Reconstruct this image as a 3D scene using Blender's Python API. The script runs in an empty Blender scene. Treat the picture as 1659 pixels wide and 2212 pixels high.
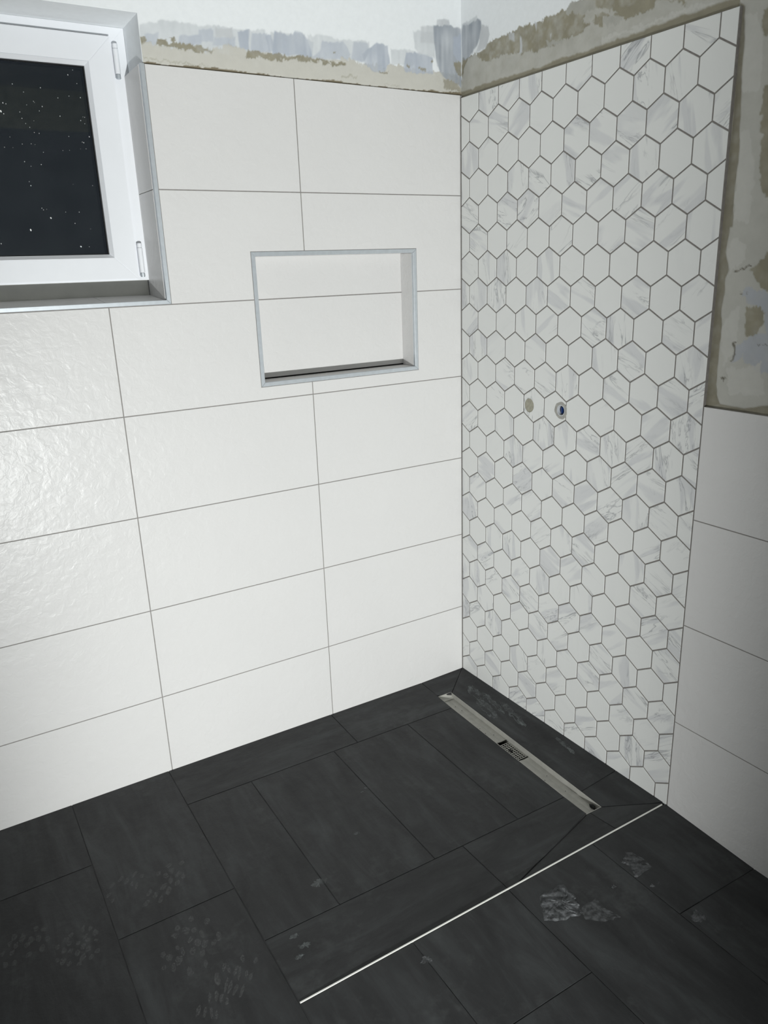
import bpy, bmesh, math, random
import numpy as np
from mathutils import Vector, Matrix

# ------------------------------------------------------------------ camera, world, light, exposure
scene = bpy.context.scene
COL = scene.collection

cam_data = bpy.data.cameras.new('camera')
cam_data.sensor_fit = 'HORIZONTAL'
cam_data.sensor_width = 36.0
cam_data.lens = 1663.5 / 1659.0 * 36.0
cam_data.shift_x = -0.0042
cam_data.shift_y = 0.0019
cam_data.clip_start = 0.02
cam = bpy.data.objects.new('camera', cam_data)
COL.objects.link(cam)
right_v = Vector((0.85167474, -0.52305558, -0.03260361))
up_v = Vector((0.1853388, 0.24242137, 0.95230321))
fwd_v = Vector((0.4902037, 0.8170953, -0.30340665))
m = Matrix((right_v, up_v, -fwd_v)).transposed().to_4x4()
m.translation = Vector((-1.67087, -2.23516, 1.54838))
cam.matrix_world = m
scene.camera = cam

world = bpy.data.worlds.new('night')
scene.world = world
world.use_nodes = True
world.node_tree.nodes['Background'].inputs[0].default_value = (0.012, 0.015, 0.019, 1)
world.node_tree.nodes['Background'].inputs[1].default_value = 1.0

# the building site's LED work lamp, standing low beside the photographer and aimed at the shower wall
lamp_data = bpy.data.lights.new('work_lamp', 'SPOT')
lamp_data.energy = 400.0
lamp_data.color = (0.975, 1.0, 0.985)
lamp_data.shadow_soft_size = 0.035
lamp_data.spot_size = math.radians(53)
lamp_data.spot_blend = 1.0
lamp = bpy.data.objects.new('work_lamp', lamp_data)
COL.objects.link(lamp)
lamp.location = (-1.62, -3.10, 0.45)
aim = Vector((-0.67, 0.0, 0.50)) - Vector(lamp.location)
lamp.rotation_euler = aim.to_track_quat('-Z', 'Y').to_euler()
lamp.scale = (1.0, 6.0, 1.0)                           # cone stretched upright: a narrow, tall beam shaped to fit the light's falloff

scene.view_settings.view_transform = 'Standard'
scene.view_settings.look = 'None'
scene.view_settings.exposure = 0.0
scene.view_settings.gamma = 1.0
scene.view_settings.use_curve_mapping = False

random.seed(7)
rng = np.random.default_rng(11)

# outlines of paint strokes, filler and bare patches on the plaster, in metres on each wall
BACK_PAINT = [
    ('FILL', [(-1.02,2.0),(0.05,2.0),(0.05,2.13),(-0.3,2.135),(-0.6,2.138),(-1.02,2.122)]),
    ('PALE', [(-1.014,2.162),(-1.002,2.17),(-0.968,2.171),(-0.965,2.18),(-0.929,2.181),(-0.849,2.177),(-0.806,2.181),(-0.747,2.181),(-0.665,2.186),(-0.66,2.137),(-0.842,2.11),(-1.02,2.117)]),
    ('PALE', [(-0.647,2.186),(-0.542,2.188),(-0.546,2.133),(-0.648,2.128)]),
    ('BLUE', [(-1.003,2.143),(-0.967,2.147),(-0.97,2.123),(-1.006,2.119)]),
    ('BLUE', [(-0.913,2.15),(-0.851,2.157),(-0.854,2.133),(-0.916,2.127)]),
    ('BLUE', [(-0.858,2.168),(-0.824,2.173),(-0.817,2.167),(-0.819,2.144),(-0.858,2.14)]),
    ('BLUE', [(-0.818,2.155),(-0.753,2.162),(-0.756,2.138),(-0.821,2.132)]),
    ('PALE2', [(-0.809,2.178),(-0.759,2.183),(-0.761,2.16),(-0.811,2.155)]),
    ('BLUE2', [(-0.75,2.178),(-0.713,2.181),(-0.717,2.132),(-0.743,2.129)]),
    ('BLUE', [(-0.706,2.176),(-0.659,2.182),(-0.654,2.134),(-0.713,2.13)]),
    ('BLUE2', [(-0.666,2.177),(-0.647,2.177),(-0.637,2.135),(-0.66,2.135)]),
    ('BLUE2', [(-0.635,2.185),(-0.594,2.185),(-0.571,2.192),(-0.548,2.192),(-0.537,2.177),(-0.518,2.173),(-0.524,2.134),(-0.647,2.13)]),
    ('PALE', [(-0.536,2.187),(-0.503,2.193),(-0.469,2.194),(-0.425,2.186),(-0.371,2.194),(-0.331,2.192),(-0.33,2.17),(-0.349,2.139),(-0.524,2.132)]),
    ('BLUE', [(-0.488,2.178),(-0.421,2.183),(-0.394,2.151),(-0.407,2.135),(-0.524,2.132),(-0.495,2.16)]),
    ('BLUE', [(-0.384,2.187),(-0.338,2.19),(-0.335,2.163),(-0.357,2.135),(-0.395,2.141)]),
    ('BLUE2', [(-0.33,2.178),(-0.304,2.192),(-0.265,2.186),(-0.26,2.143),(-0.281,2.118),(-0.315,2.114),(-0.349,2.129),(-0.36,2.16)]),
    ('PALE', [(-0.258,2.183),(-0.216,2.185),(-0.167,2.182),(-0.168,2.145),(-0.258,2.137)]),
    ('BLUE2', [(-0.199,2.177),(-0.144,2.181),(-0.098,2.172),(-0.101,2.127),(-0.127,2.123),(-0.214,2.124)]),
    ('PALE', [(-0.17,2.238),(-0.092,2.243),(-0.093,2.172),(-0.153,2.18),(-0.171,2.192)]),
    ('PALE2', [(-0.142,2.254),(-0.087,2.26),(-0.088,2.213),(-0.144,2.208)]),
    ('PALE2', [(-0.085,2.279),(-0.035,2.283),(-0.031,2.266),(-0.087,2.257)]),
    ('STEEL', [(-0.097,2.26),(-0.026,2.267),(0.01,2.261),(0.012,2.098),(-0.061,2.12),(-0.084,2.152),(-0.095,2.213)]),
    ('BLUE2', [(-0.021,2.237),(0.012,2.247),(0.012,2.154),(-0.022,2.189)]),
    ('FILL', [(-1.014,2.121),(-0.971,2.122),(-0.841,2.115),(-0.811,2.133),(-0.754,2.138),(-0.725,2.129),(-0.723,2.114),(-0.662,2.114),(-0.547,2.122),(-0.55,2.072),(-1.02,2.072)]),
    ('FILL', [(-0.587,2.12),(-0.465,2.122),(-0.415,2.142),(-0.357,2.131),(-0.316,2.112),(-0.267,2.12),(-0.262,2.137),(-0.213,2.141),(-0.209,2.121),(-0.127,2.125),(-0.08,2.118),(0.014,2.091),(0.014,2.069),(-0.591,2.07)]),
    ('OLIVE', [(-0.971,2.133),(-0.942,2.138),(-0.943,2.126),(-0.882,2.131),(-0.843,2.127),(-0.82,2.122),(-0.841,2.116),(-0.925,2.118),(-0.974,2.119)]),
    ('OLIVE', [(-0.937,2.145),(-0.924,2.147),(-0.919,2.139),(-0.938,2.137)]),
    ('OLIVE', [(-1.013,2.135),(-1.003,2.136),(-1.004,2.123),(-1.015,2.122)]),
    ('OLIVE', [(-0.725,2.13),(-0.616,2.131),(-0.546,2.133),(-0.546,2.125),(-0.659,2.117),(-0.725,2.117)]),
    ('OLIVE', [(-0.575,2.134),(-0.54,2.134),(-0.505,2.131),(-0.469,2.126),(-0.469,2.121),(-0.525,2.123),(-0.576,2.121)]),
    ('OLIVE', [(-0.469,2.128),(-0.416,2.131),(-0.414,2.12),(-0.461,2.121)]),
    ('OLIVE', [(-0.202,2.145),(-0.188,2.145),(-0.186,2.137),(-0.202,2.137)]),
    ('OLIVE', [(-0.154,2.143),(-0.126,2.143),(-0.127,2.137),(-0.154,2.138)]),
    ('OLIVE', [(-0.453,2.158),(-0.445,2.158),(-0.447,2.149),(-0.452,2.15)]),
    ('OLIVE', [(-0.298,2.117),(-0.267,2.12),(-0.27,2.115),(-0.294,2.114)]),
    ('OLIVE', [(-0.107,2.162),(-0.098,2.162),(-0.101,2.156),(-0.108,2.156)]),
    ('OLIVE', [(-0.019,2.17),(0.013,2.17),(0.013,2.126),(-0.008,2.138)]),
    ('OLIVE2', [(-0.061,2.113),(-0.013,2.11),(0.012,2.094),(0.012,2.083),(-0.056,2.092)]),
    ('FILL2', [(-1.016,2.084),(-0.97,2.086),(-0.887,2.086),(-0.833,2.084),(-0.885,2.081),(-0.957,2.083),(-1.016,2.081)]),
    ('FILL2', [(-0.291,2.085),(-0.22,2.085),(-0.229,2.083),(-0.291,2.084)]),
    ('FILL2', [(-0.43,2.096),(-0.376,2.099),(-0.376,2.095),(-0.431,2.09)]),
]
RIGHT_PAINT = [
    ('GREY', [(-1.7,1.1),(-0.95,1.1),(-0.95,2.0),(0.05,2.0),(0.05,2.115),(-0.5,2.13),(-0.95,2.15),(-0.95,2.5),(-1.7,2.5)]),
    ('OLIVE', [(-0.064,2.173),(-0.101,2.18),(-0.14,2.198),(-0.207,2.197),(-0.264,2.197),(-0.346,2.193),(-0.422,2.2),(-0.455,2.198),(-0.51,2.206),(-0.554,2.213),(-1.038,2.164),(-1.046,2.104),(-0.705,2.087),(0.002,2.079),(0.002,2.176)]),
    ('STEEL', [(0.004,2.271),(-0.072,2.273),(-0.09,2.261),(-0.095,2.23),(-0.08,2.205),(-0.053,2.187),(-0.032,2.174),(0.006,2.168)]),
    ('PALE', [(0.004,2.275),(-0.072,2.28),(-0.069,2.268),(0.004,2.268)]),
    ('PALE2', [(-0.093,2.248),(-0.129,2.239),(-0.135,2.212),(-0.117,2.185),(-0.091,2.182),(-0.064,2.179),(-0.085,2.209)]),
    ('OLIVE', [(0.005,2.176),(-0.026,2.17),(-0.018,2.136),(0.005,2.134)]),
    ('GREY', [(-0.026,2.167),(-0.059,2.18),(-0.102,2.151),(-0.143,2.141),(-0.179,2.146),(-0.213,2.147),(-0.275,2.132),(-0.339,2.125),(-0.383,2.123),(-0.467,2.125),(-0.506,2.126),(-0.559,2.145),(-0.596,2.138),(-0.668,2.125),(-0.69,2.104),(-0.693,2.069),(-0.403,2.074),(0.005,2.073),(0.005,2.134)]),
    ('GREY2', [(-0.383,2.139),(-0.467,2.125),(-0.443,2.118),(-0.392,2.121)]),
    ('GREY2', [(-0.463,2.197),(-0.482,2.206),(-0.51,2.205),(-0.566,2.205),(-0.576,2.17),(-0.531,2.169),(-0.463,2.186)]),
    ('PALE2', [(-0.224,2.197),(-0.25,2.193),(-0.251,2.172),(-0.227,2.176)]),
    ('PALE2', [(-0.337,2.197),(-0.348,2.194),(-0.342,2.175)]),
    ('PALE2', [(-0.399,2.153),(-0.405,2.152),(-0.402,2.137)]),
    ('PALE2', [(-0.276,2.177),(-0.283,2.174),(-0.285,2.131),(-0.273,2.131)]),
    ('GREY', [(-0.535,2.168),(-0.576,2.175),(-0.631,2.153),(-0.653,2.134),(-0.595,2.155),(-0.559,2.145),(-0.52,2.152)]),
    ('OLIVE', [(-0.563,2.142),(-0.569,2.155),(-0.614,2.146),(-0.661,2.122),(-0.633,2.12),(-0.59,2.128)]),
    ('GREY', [(-0.594,2.15),(-0.646,2.138),(-0.673,2.12),(-0.68,2.12),(-0.727,2.122),(-0.766,2.122),(-0.768,2.138),(-0.803,2.137),(-1.09,2.125),(-1.246,2.03),(-1.069,2.049),(-1.005,2.073),(-0.6,2.074)]),
    ('OLIVE', [(-0.702,2.162),(-0.767,2.145),(-0.766,2.12),(-0.727,2.122),(-0.711,2.126),(-0.703,2.143)]),
    ('OLIVE', [(-0.798,2.127),(-0.815,2.126),(-0.853,2.116),(-0.851,2.109),(-0.837,2.111),(-0.827,2.121)]),
    ('OLIVE', [(-0.621,2.164),(-0.661,2.149),(-0.694,2.145),(-0.711,2.123),(-0.676,2.121),(-0.645,2.142)]),
    ('GREY2', [(-0.602,2.144),(-0.659,2.13),(-0.66,2.119),(-0.641,2.117),(-0.603,2.128)]),
    ('LIGHT', [(-0.598,2.096),(-0.665,2.098),(-0.735,2.094),(-0.801,2.099),(-0.852,2.099),(-0.933,2.091),(-0.933,2.085),(-0.847,2.089),(-0.801,2.09),(-0.736,2.087),(-0.666,2.089),(-0.599,2.086)]),
    ('GREY', [(-1.0,2.074),(-1.066,2.064),(-1.426,2.012),(-1.679,1.102),(-1.012,1.153),(-0.999,1.694)]),
    ('GREY', [(-1.008,1.665),(-1.555,1.621),(-1.703,1.214),(-1.174,1.215),(-1.008,1.209),(-1.002,1.271)]),
    ('LIGHT', [(-1.014,2.046),(-1.048,2.043),(-1.069,1.966),(-1.067,1.89),(-1.027,1.897),(-1.017,1.958)]),
    ('LIGHT', [(-1.027,1.817),(-1.057,1.812),(-1.077,1.728),(-1.075,1.624),(-1.036,1.626)]),
    ('OLIVE', [(-1.057,2.04),(-1.068,2.049),(-1.107,2.039),(-1.138,1.97),(-1.076,1.985),(-1.059,2.01)]),
    ('OLIVE', [(-1.079,1.888),(-1.088,1.896),(-1.171,1.889),(-1.2,1.675),(-1.116,1.671),(-1.097,1.685),(-1.084,1.748),(-1.09,1.797),(-1.079,1.811)]),
    ('LIGHT', [(-1.027,1.568),(-1.051,1.591),(-1.074,1.57),(-1.077,1.539),(-1.051,1.522),(-1.039,1.511)]),
    ('OLIVE', [(-1.092,1.519),(-1.11,1.539),(-1.131,1.551),(-1.192,1.57),(-1.206,1.465),(-1.142,1.467),(-1.117,1.48)]),
    ('COOL', [(-1.087,1.48),(-1.119,1.471),(-1.142,1.467),(-1.206,1.465),(-1.221,1.353),(-1.156,1.354),(-1.137,1.42),(-1.102,1.442),(-1.077,1.459)]),
    ('OLIVE', [(-1.09,1.435),(-1.118,1.437),(-1.139,1.42),(-1.138,1.398),(-1.121,1.365),(-1.098,1.366)]),
    ('COOL', [(-1.071,1.349),(-1.096,1.362),(-1.13,1.375),(-1.217,1.379),(-1.227,1.305),(-1.165,1.286),(-1.108,1.304),(-1.095,1.327),(-1.069,1.301)]),
    ('LIGHT', [(-1.035,1.405),(-1.071,1.441),(-1.079,1.372),(-1.069,1.325),(-1.044,1.299),(-1.033,1.37)]),
    ('LIGHT', [(-1.051,1.287),(-1.141,1.307),(-1.163,1.239),(-1.071,1.229)]),
    ('CRACK', [(-1.049,1.517),(-1.093,1.529),(-1.092,1.525),(-1.052,1.514)]),
    ('CRACK', [(-1.071,1.353),(-1.077,1.355),(-1.072,1.311),(-1.067,1.306)]),
    ('CRACK', [(-1.041,1.263),(-1.058,1.271),(-1.054,1.261),(-1.044,1.259)]),
    ('CRACK', [(-1.133,1.352),(-1.156,1.354),(-1.158,1.352),(-1.136,1.35)]),
    ('CRACK', [(-1.072,1.467),(-1.076,1.467),(-1.076,1.463),(-1.073,1.463)]),
    ('CRACK', [(-1.085,1.468),(-1.088,1.468),(-1.087,1.465)]),
    ('BAND', [(-1.0,2.074),(-1.006,2.069),(-1.012,2.063),(-1.017,1.997),(-1.02,1.938),(-1.027,1.857),(-1.031,1.775),(-1.031,1.712),(-1.032,1.67),(-1.034,1.613),(-0.998,1.615),(-1.002,1.694),(-1.005,1.757),(-1.007,1.824),(-1.004,1.926),(-1.0,1.987)]),
    ('BAND', [(-1.005,1.666),(-1.032,1.663),(-1.025,1.621),(-1.026,1.607),(-1.025,1.559),(-1.037,1.518),(-1.029,1.5),(-1.032,1.463),(-1.028,1.429),(-1.031,1.382),(-1.03,1.322),(-1.032,1.274),(-1.036,1.225),(-1.046,1.204),(-0.999,1.19),(-0.998,1.305)]),
    ('BAND', [(-1.001,1.198),(-1.02,1.208),(-1.046,1.204),(-1.11,1.203),(-1.174,1.213),(-1.352,1.21),(-1.633,1.182),(-1.636,1.164),(-1.178,1.187),(-0.999,1.187)]),
]

# ------------------------------------------------------------------ materials
def lin(c):
    return tuple(((v / 255 / 12.92) if v / 255 <= 0.04045 else ((v / 255 + 0.055) / 1.055) ** 2.4) for v in c)

def rgba(c):
    return lin(c) + (1.0,)

class NT:
    def __init__(self, name):
        self.mat = bpy.data.materials.new(name)
        self.mat.use_nodes = True
        self.t = self.mat.node_tree
        self.bsdf = self.t.nodes['Principled BSDF']
    def n(self, typ, **kw):
        nd = self.t.nodes.new(typ)
        for k, v in kw.items():
            if k.startswith('in_'):
                key = k[3:]
                nd.inputs[int(key) if key.isdigit() else key].default_value = v
            else:
                setattr(nd, k, v)
        return nd
    def l(self, a, b):
        self.t.links.new(a, b)
    def math(self, op, a, b=None, clamp=False):
        nd = self.n('ShaderNodeMath', operation=op, use_clamp=clamp)
        for i, v in enumerate((a, b)):
            if v is None: continue
            if isinstance(v, (int, float)): nd.inputs[i].default_value = v
            else: self.l(v, nd.inputs[i])
        return nd.outputs[0]
    def noise(self, vec, scale, detail=3, rough=0.5, dist=0.0):
        nd = self.n('ShaderNodeTexNoise', in_Scale=scale, in_Detail=detail, in_Roughness=rough, in_Distortion=dist)
        self.l(vec, nd.inputs['Vector'])
        return nd.outputs['Fac']
    def ramp(self, fac, stops, interp='LINEAR'):
        nd = self.n('ShaderNodeValToRGB')
        cr = nd.color_ramp; cr.interpolation = interp
        while len(cr.elements) < len(stops): cr.elements.new(0.5)
        for e, (p, c) in zip(cr.elements, stops):
            e.position = p
            e.color = c if len(c) == 4 else tuple(c) + (1,)
        self.l(fac, nd.inputs[0])
        return nd.outputs[0]
    def mix(self, fac, a, b, blend='MIX'):
        nd = self.n('ShaderNodeMix', data_type='RGBA', blend_type=blend)
        for i, v in ((0, fac), (6, a), (7, b)):
            if isinstance(v, (int, float)): nd.inputs[i].default_value = v
            elif isinstance(v, tuple): nd.inputs[i].default_value = v
            else: self.l(v, nd.inputs[i])
        return nd.outputs[2]
    def bump(self, h, strength, dist):
        nd = self.n('ShaderNodeBump', in_Strength=strength, in_Distance=dist)
        self.l(h, nd.inputs['Height'])
        self.l(nd.outputs[0], self.bsdf.inputs['Normal'])
    def objrand(self):
        """object coordinates shifted by a random offset for each object; also three random numbers"""
        tc = self.n('ShaderNodeTexCoord'); oi = self.n('ShaderNodeObjectInfo')
        wn = self.n('ShaderNodeTexWhiteNoise', noise_dimensions='1D')
        self.l(self.math('MULTIPLY', oi.outputs['Random'], 917.0), wn.inputs['W'])
        sc = self.n('ShaderNodeVectorMath', operation='SCALE'); sc.inputs['Scale'].default_value = 30.0
        self.l(wn.outputs['Color'], sc.inputs[0])
        sep = self.n('ShaderNodeSeparateColor'); self.l(wn.outputs['Color'], sep.inputs[0])
        return tc.outputs['Object'], sc.outputs[0], sep.outputs, oi.outputs['Random']

def simple(name, c, rough=0.5, metal=0.0, spec=0.5, noise=None):
    k = NT(name); b = k.bsdf
    b.inputs['Roughness'].default_value = rough
    b.inputs['Metallic'].default_value = metal
    b.inputs['Specular IOR Level'].default_value = spec
    sc, amt, bs = noise or (40, 0.04, 0.0)
    tc = k.n('ShaderNodeTexCoord')
    nz = k.noise(tc.outputs['Object'], sc, 4)
    lo = tuple(v * (1 - amt) for v in lin(c)) + (1,); hi = tuple(min(1, v * (1 + amt)) for v in lin(c)) + (1,)
    k.l(k.ramp(nz, [(0.3, lo), (0.7, hi)]), b.inputs['Base Color'])
    if bs: k.bump(nz, bs, 0.002)
    return k.mat

def mat_wall_tile():
    k = NT('white_structured_tile'); b = k.bsdf
    obj, off, rnd, r = k.objrand()
    add = k.n('ShaderNodeVectorMath', operation='ADD'); k.l(obj, add.inputs[0]); k.l(off, add.inputs[1])
    v = add.outputs[0]
    big = k.noise(v, 5, 2)
    base = k.mix(big, rgba((214, 213, 212)), rgba((218, 217, 216)))
    k.l(base, b.inputs['Base Color'])
    b.inputs['Roughness'].default_value = 0.34
    b.inputs['Specular IOR Level'].default_value = 0.3
    n1 = k.noise(v, 42, 3, 0.55, 0.6)
    n2 = k.noise(v, 13, 2, 0.5, 0.4)
    h = k.math('ADD', n1, k.math('MULTIPLY', n2, 1.2))
    k.bump(h, 0.36, 0.004)
    return k.mat

def mat_marble():
    k = NT('marble_look_tile'); b = k.bsdf
    obj, off, rnd, r = k.objrand()
    ang = k.math('MULTIPLY', k.math('FLOOR', k.math('MULTIPLY', rnd[0], 5.99)), math.pi / 3)
    ang = k.math('ADD', ang, 0.12)
    rot = k.n('ShaderNodeVectorRotate', rotation_type='X_AXIS'); k.l(obj, rot.inputs['Vector']); k.l(ang, rot.inputs['Angle'])
    mp = k.n('ShaderNodeMapping'); mp.inputs['Scale'].default_value = (1, 1.0, 0.2)
    k.l(rot.outputs[0], mp.inputs['Vector'])
    add = k.n('ShaderNodeVectorMath', operation='ADD'); k.l(mp.outputs[0], add.inputs[0]); k.l(off, add.inputs[1])
    v = add.outputs[0]
    band = k.noise(v, 24, 2.0, 0.45, 0.35)
    bandm = k.ramp(band, [(0.53, (0, 0, 0)), (0.60, (1, 1, 1))])
    cloud = k.noise(v, 60, 4, 0.6, 0.8)
    ridge = k.math('ABSOLUTE', k.math('SUBTRACT', k.noise(v, 30, 4, 0.6, 0.9), 0.52))
    vein = k.ramp(ridge, [(0.0, (1, 1, 1)), (0.016, (0.35, 0.35, 0.35)), (0.035, (0, 0, 0))])
    vmask = k.ramp(k.noise(v, 17, 2, 0.5), [(0.5, (0, 0, 0)), (0.62, (1, 1, 1))])
    plain = k.ramp(rnd[2], [(0.0, (0, 0, 0)), (0.3, (0.08, 0.08, 0.08)), (0.34, (0.75, 0.75, 0.75)), (1.0, (1, 1, 1))])
    white = rgba((226, 227, 225))
    c = k.mix(k.math('MULTIPLY', bandm, plain), white, rgba((211, 212, 213)))
    cl = k.ramp(cloud, [(0.5, (0, 0, 0)), (0.75, (0.5, 0.5, 0.5))])
    c = k.mix(k.math('MULTIPLY', k.math('MULTIPLY', cl, plain), bandm), c, rgba((186, 188, 191)))
    c = k.mix(k.math('MULTIPLY', k.math('MULTIPLY', vein, vmask), k.math('MULTIPLY', plain, 0.8)), c, rgba((140, 142, 147)))
    k.l(c, b.inputs['Base Color'])
    b.inputs['Roughness'].default_value = 0.5
    b.inputs['Specular IOR Level'].default_value = 0.35
    return k.mat

def mat_floor_tile(name, stretch):
    k = NT(name); b = k.bsdf
    obj, off, rnd, r = k.objrand()
    mp = k.n('ShaderNodeMapping'); mp.inputs['Scale'].default_value = stretch
    k.l(obj, mp.inputs['Vector'])
    add = k.n('ShaderNodeVectorMath', operation='ADD'); k.l(mp.outputs[0], add.inputs[0]); k.l(off, add.inputs[1])
    add2 = k.n('ShaderNodeVectorMath', operation='ADD'); k.l(obj, add2.inputs[0]); k.l(off, add2.inputs[1])
    streak = k.noise(add.outputs[0], 16, 5, 0.62, 0.5)
    grain = k.noise(add2.outputs[0], 30, 5, 0.65)
    big = k.noise(add2.outputs[0], 4.5, 3, 0.6)
    c = k.ramp(streak, [(0.28, rgba((28, 29, 30))), (0.5, rgba((41, 42, 43))), (0.66, rgba((52, 54, 55))), (0.8, rgba((66, 68, 69)))])
    dust = k.ramp(k.math('MULTIPLY', grain, big), [(0.3, (0, 0, 0)), (0.45, (0.4, 0.4, 0.4))])
    c = k.mix(dust, c, rgba((74, 76, 76)))
    k.l(c, b.inputs['Base Color'])
    rr = k.ramp(grain, [(0.3, (0.48, 0.48, 0.48)), (0.7, (0.6, 0.6, 0.6))])
    k.l(rr, b.inputs['Roughness'])
    b.inputs['Specular IOR Level'].default_value = 0.33
    k.bump(k.math('ADD', streak, grain), 0.45, 0.003)
    return k.mat

def mat_paint():
    k = NT('painted_plaster'); b = k.bsdf
    at = k.n('ShaderNodeAttribute', attribute_name='paint')
    tc = k.n('ShaderNodeTexCoord')
    nz = k.noise(tc.outputs['Object'], 70, 5, 0.65)
    mul = k.ramp(nz, [(0.25, (0.95, 0.95, 0.95)), (0.75, (1.0, 1.0, 1.0))])
    k.l(k.mix(1.0, at.outputs['Color'], mul, 'MULTIPLY'), b.inputs['Base Color'])
    b.inputs['Roughness'].default_value = 0.8
    b.inputs['Specular IOR Level'].default_value = 0.2
    k.bump(nz, 0.15, 0.003)
    return k.mat

def mat_glass():
    k = NT('window_glass'); b = k.bsdf
    b.inputs['Base Color'].default_value = (0.9, 0.93, 0.95, 1)
    b.inputs['Transmission Weight'].default_value = 1.0
    tc = k.n('ShaderNodeTexCoord')
    k.l(k.ramp(k.noise(tc.outputs['Object'], 3, 3), [(0.3, (0.0, 0.0, 0.0)), (0.8, (0.05, 0.05, 0.05))]), b.inputs['Roughness'])
    b.inputs['IOR'].default_value = 1.52
    return k.mat

def mat_dust(name, c, alpha, scale):
    """powdery residue with broken coverage"""
    k = NT(name); b = k.bsdf
    b.inputs['Base Color'].default_value = rgba(c)
    b.inputs['Roughness'].default_value = 0.95
    b.inputs['Specular IOR Level'].default_value = 0.1
    tc = k.n('ShaderNodeTexCoord')
    nz = k.noise(tc.outputs['Object'], scale, 5, 0.7)
    a = k.ramp(nz, [(0.38, (0, 0, 0)), (0.62, (alpha, alpha, alpha))])
    k.l(a, b.inputs['Alpha'])
    return k.mat

M = dict(
    tile=mat_wall_tile(), marble=mat_marble(),
    floor_y=mat_floor_tile('slate_tile_long', (1.0, 0.22, 1.0)),
    floor_x=mat_floor_tile('slate_tile_cross', (0.22, 1.0, 1.0)),
    paint=mat_paint(), glass=mat_glass(),
    grout=simple('grey_grout', (140, 137, 134), 0.9, noise=(90, 0.1, 0.2)),
    hexgrout=simple('dark_grey_grout', (126, 122, 118), 0.9, noise=(90, 0.12, 0.2)),
    floorgrout=simple('anthracite_grout', (46, 46, 47), 0.95, noise=(9, 0.75, 0.2)),
    white=simple('white_wall_paint', (238, 241, 243), 0.8, spec=0.2, noise=(60, 0.02, 0.08)),
    ceil=simple('raw_ceiling', (225, 225, 222), 0.9, noise=(6, 0.1, 0.1)),
    reargrey=simple('grey_wall', (196, 198, 200), 0.6, noise=(5, 0.15, 0.1)),
    filler=simple('beige_filler', (238, 236, 214), 0.9, noise=(20, 0.15, 0.1)),
    pvc=simple('white_window_plastic', (236, 238, 242), 0.32, noise=(20, 0.01, 0)),
    pvc_grey=simple('grey_sill_profile', (214, 214, 208), 0.6, noise=(20, 0.05, 0)),
    gasket=simple('black_rubber', (28, 28, 30), 0.6, noise=(80, 0.1, 0)),
    alu=simple('anodised_aluminium', (202, 208, 213), 0.42, 0.55, noise=(60, 0.05, 0.03)),
    steel=simple('brushed_steel', (176, 175, 169), 0.45, 0.35, noise=(50, 0.08, 0.05)),
    strip=simple('white_steel_strip', (226, 226, 220), 0.4, 0.2, noise=(60, 0.04, 0)),
    dark=simple('black_grime', (20, 20, 20), 0.7, noise=(80, 0.3, 0.2)),
    plug=simple('putty_plug', (160, 157, 142), 0.95, noise=(120, 0.12, 0.3)),
    seal=simple('sealing_mortar', (164, 162, 156), 0.9, noise=(120, 0.12, 0.4)),
    pipe=simple('white_pipe', (196, 199, 202), 0.35, noise=(60, 0.03, 0)),
    blue=simple('blue_plug', (14, 46, 100), 0.35, noise=(60, 0.2, 0)),
    speck=simple('white_plaster_speck', (238, 238, 236), 0.9, noise=(60, 0.03, 0)),
    dust=mat_dust('shoe_dust', (140, 141, 141), 0.24, 200),
    dust2=mat_dust('pale_dust', (140, 146, 146), 0.3, 38),
    mortar=mat_dust('dried_mortar', (112, 114, 116), 0.8, 55),
    film=mat_dust('grey_film', (128, 130, 132), 0.42, 60),
)

# ------------------------------------------------------------------ object helpers
def link(name, me, mat=None, parent=None, loc=None):
    o = bpy.data.objects.new(name, me)
    COL.objects.link(o)
    if mat is not None and me is not None and not me.materials: me.materials.append(mat)
    if loc is not None: o.location = loc
    if parent is not None: o.parent = parent
    return o

def props(o, label=None, cat=None, kind=None, group=None):
    for k, v in (('label', label), ('category', cat), ('kind', kind), ('group', group)):
        if v: o[k] = v
    return o

def empty(name, loc=(0, 0, 0)):
    o = bpy.data.objects.new(name, None); COL.objects.link(o); o.location = loc
    o.empty_display_size = 0.05
    return o

def bm_box(bm, x0, x1, y0, y1, z0, z1):
    vs = [bm.verts.new(p) for p in ((x0,y0,z0),(x1,y0,z0),(x1,y1,z0),(x0,y1,z0),(x0,y0,z1),(x1,y0,z1),(x1,y1,z1),(x0,y1,z1))]
    for f in ((0,3,2,1),(4,5,6,7),(0,1,5,4),(1,2,6,5),(2,3,7,6),(3,0,4,7)):
        bm.faces.new([vs[i] for i in f])
    return vs

def to_mesh(bm, name, smooth=False):
    bmesh.ops.recalc_face_normals(bm, faces=bm.faces[:])
    me = bpy.data.meshes.new(name)
    bm.to_mesh(me); bm.free()
    if smooth: me.polygons.foreach_set('use_smooth', [True] * len(me.polygons))
    return me

def boxes(name, lst, mat, parent=None, bevel=0.0):
    bm = bmesh.new()
    for b in lst: bm_box(bm, *b)
    if bevel:
        bmesh.ops.bevel(bm, geom=bm.edges[:], offset=bevel, segments=1, affect='EDGES')
    return link(name, to_mesh(bm, name), mat, parent)

def area2(p):
    return 0.5 * sum(p[i][0] * p[(i + 1) % len(p)][1] - p[(i + 1) % len(p)][0] * p[i][1] for i in range(len(p)))

def clean(p, eps=4e-4):
    out = []
    for q in p:
        if not out or math.hypot(q[0] - out[-1][0], q[1] - out[-1][1]) > eps: out.append(q)
    while len(out) > 1 and math.hypot(out[0][0] - out[-1][0], out[0][1] - out[-1][1]) <= eps: out.pop()
    return out

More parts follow.
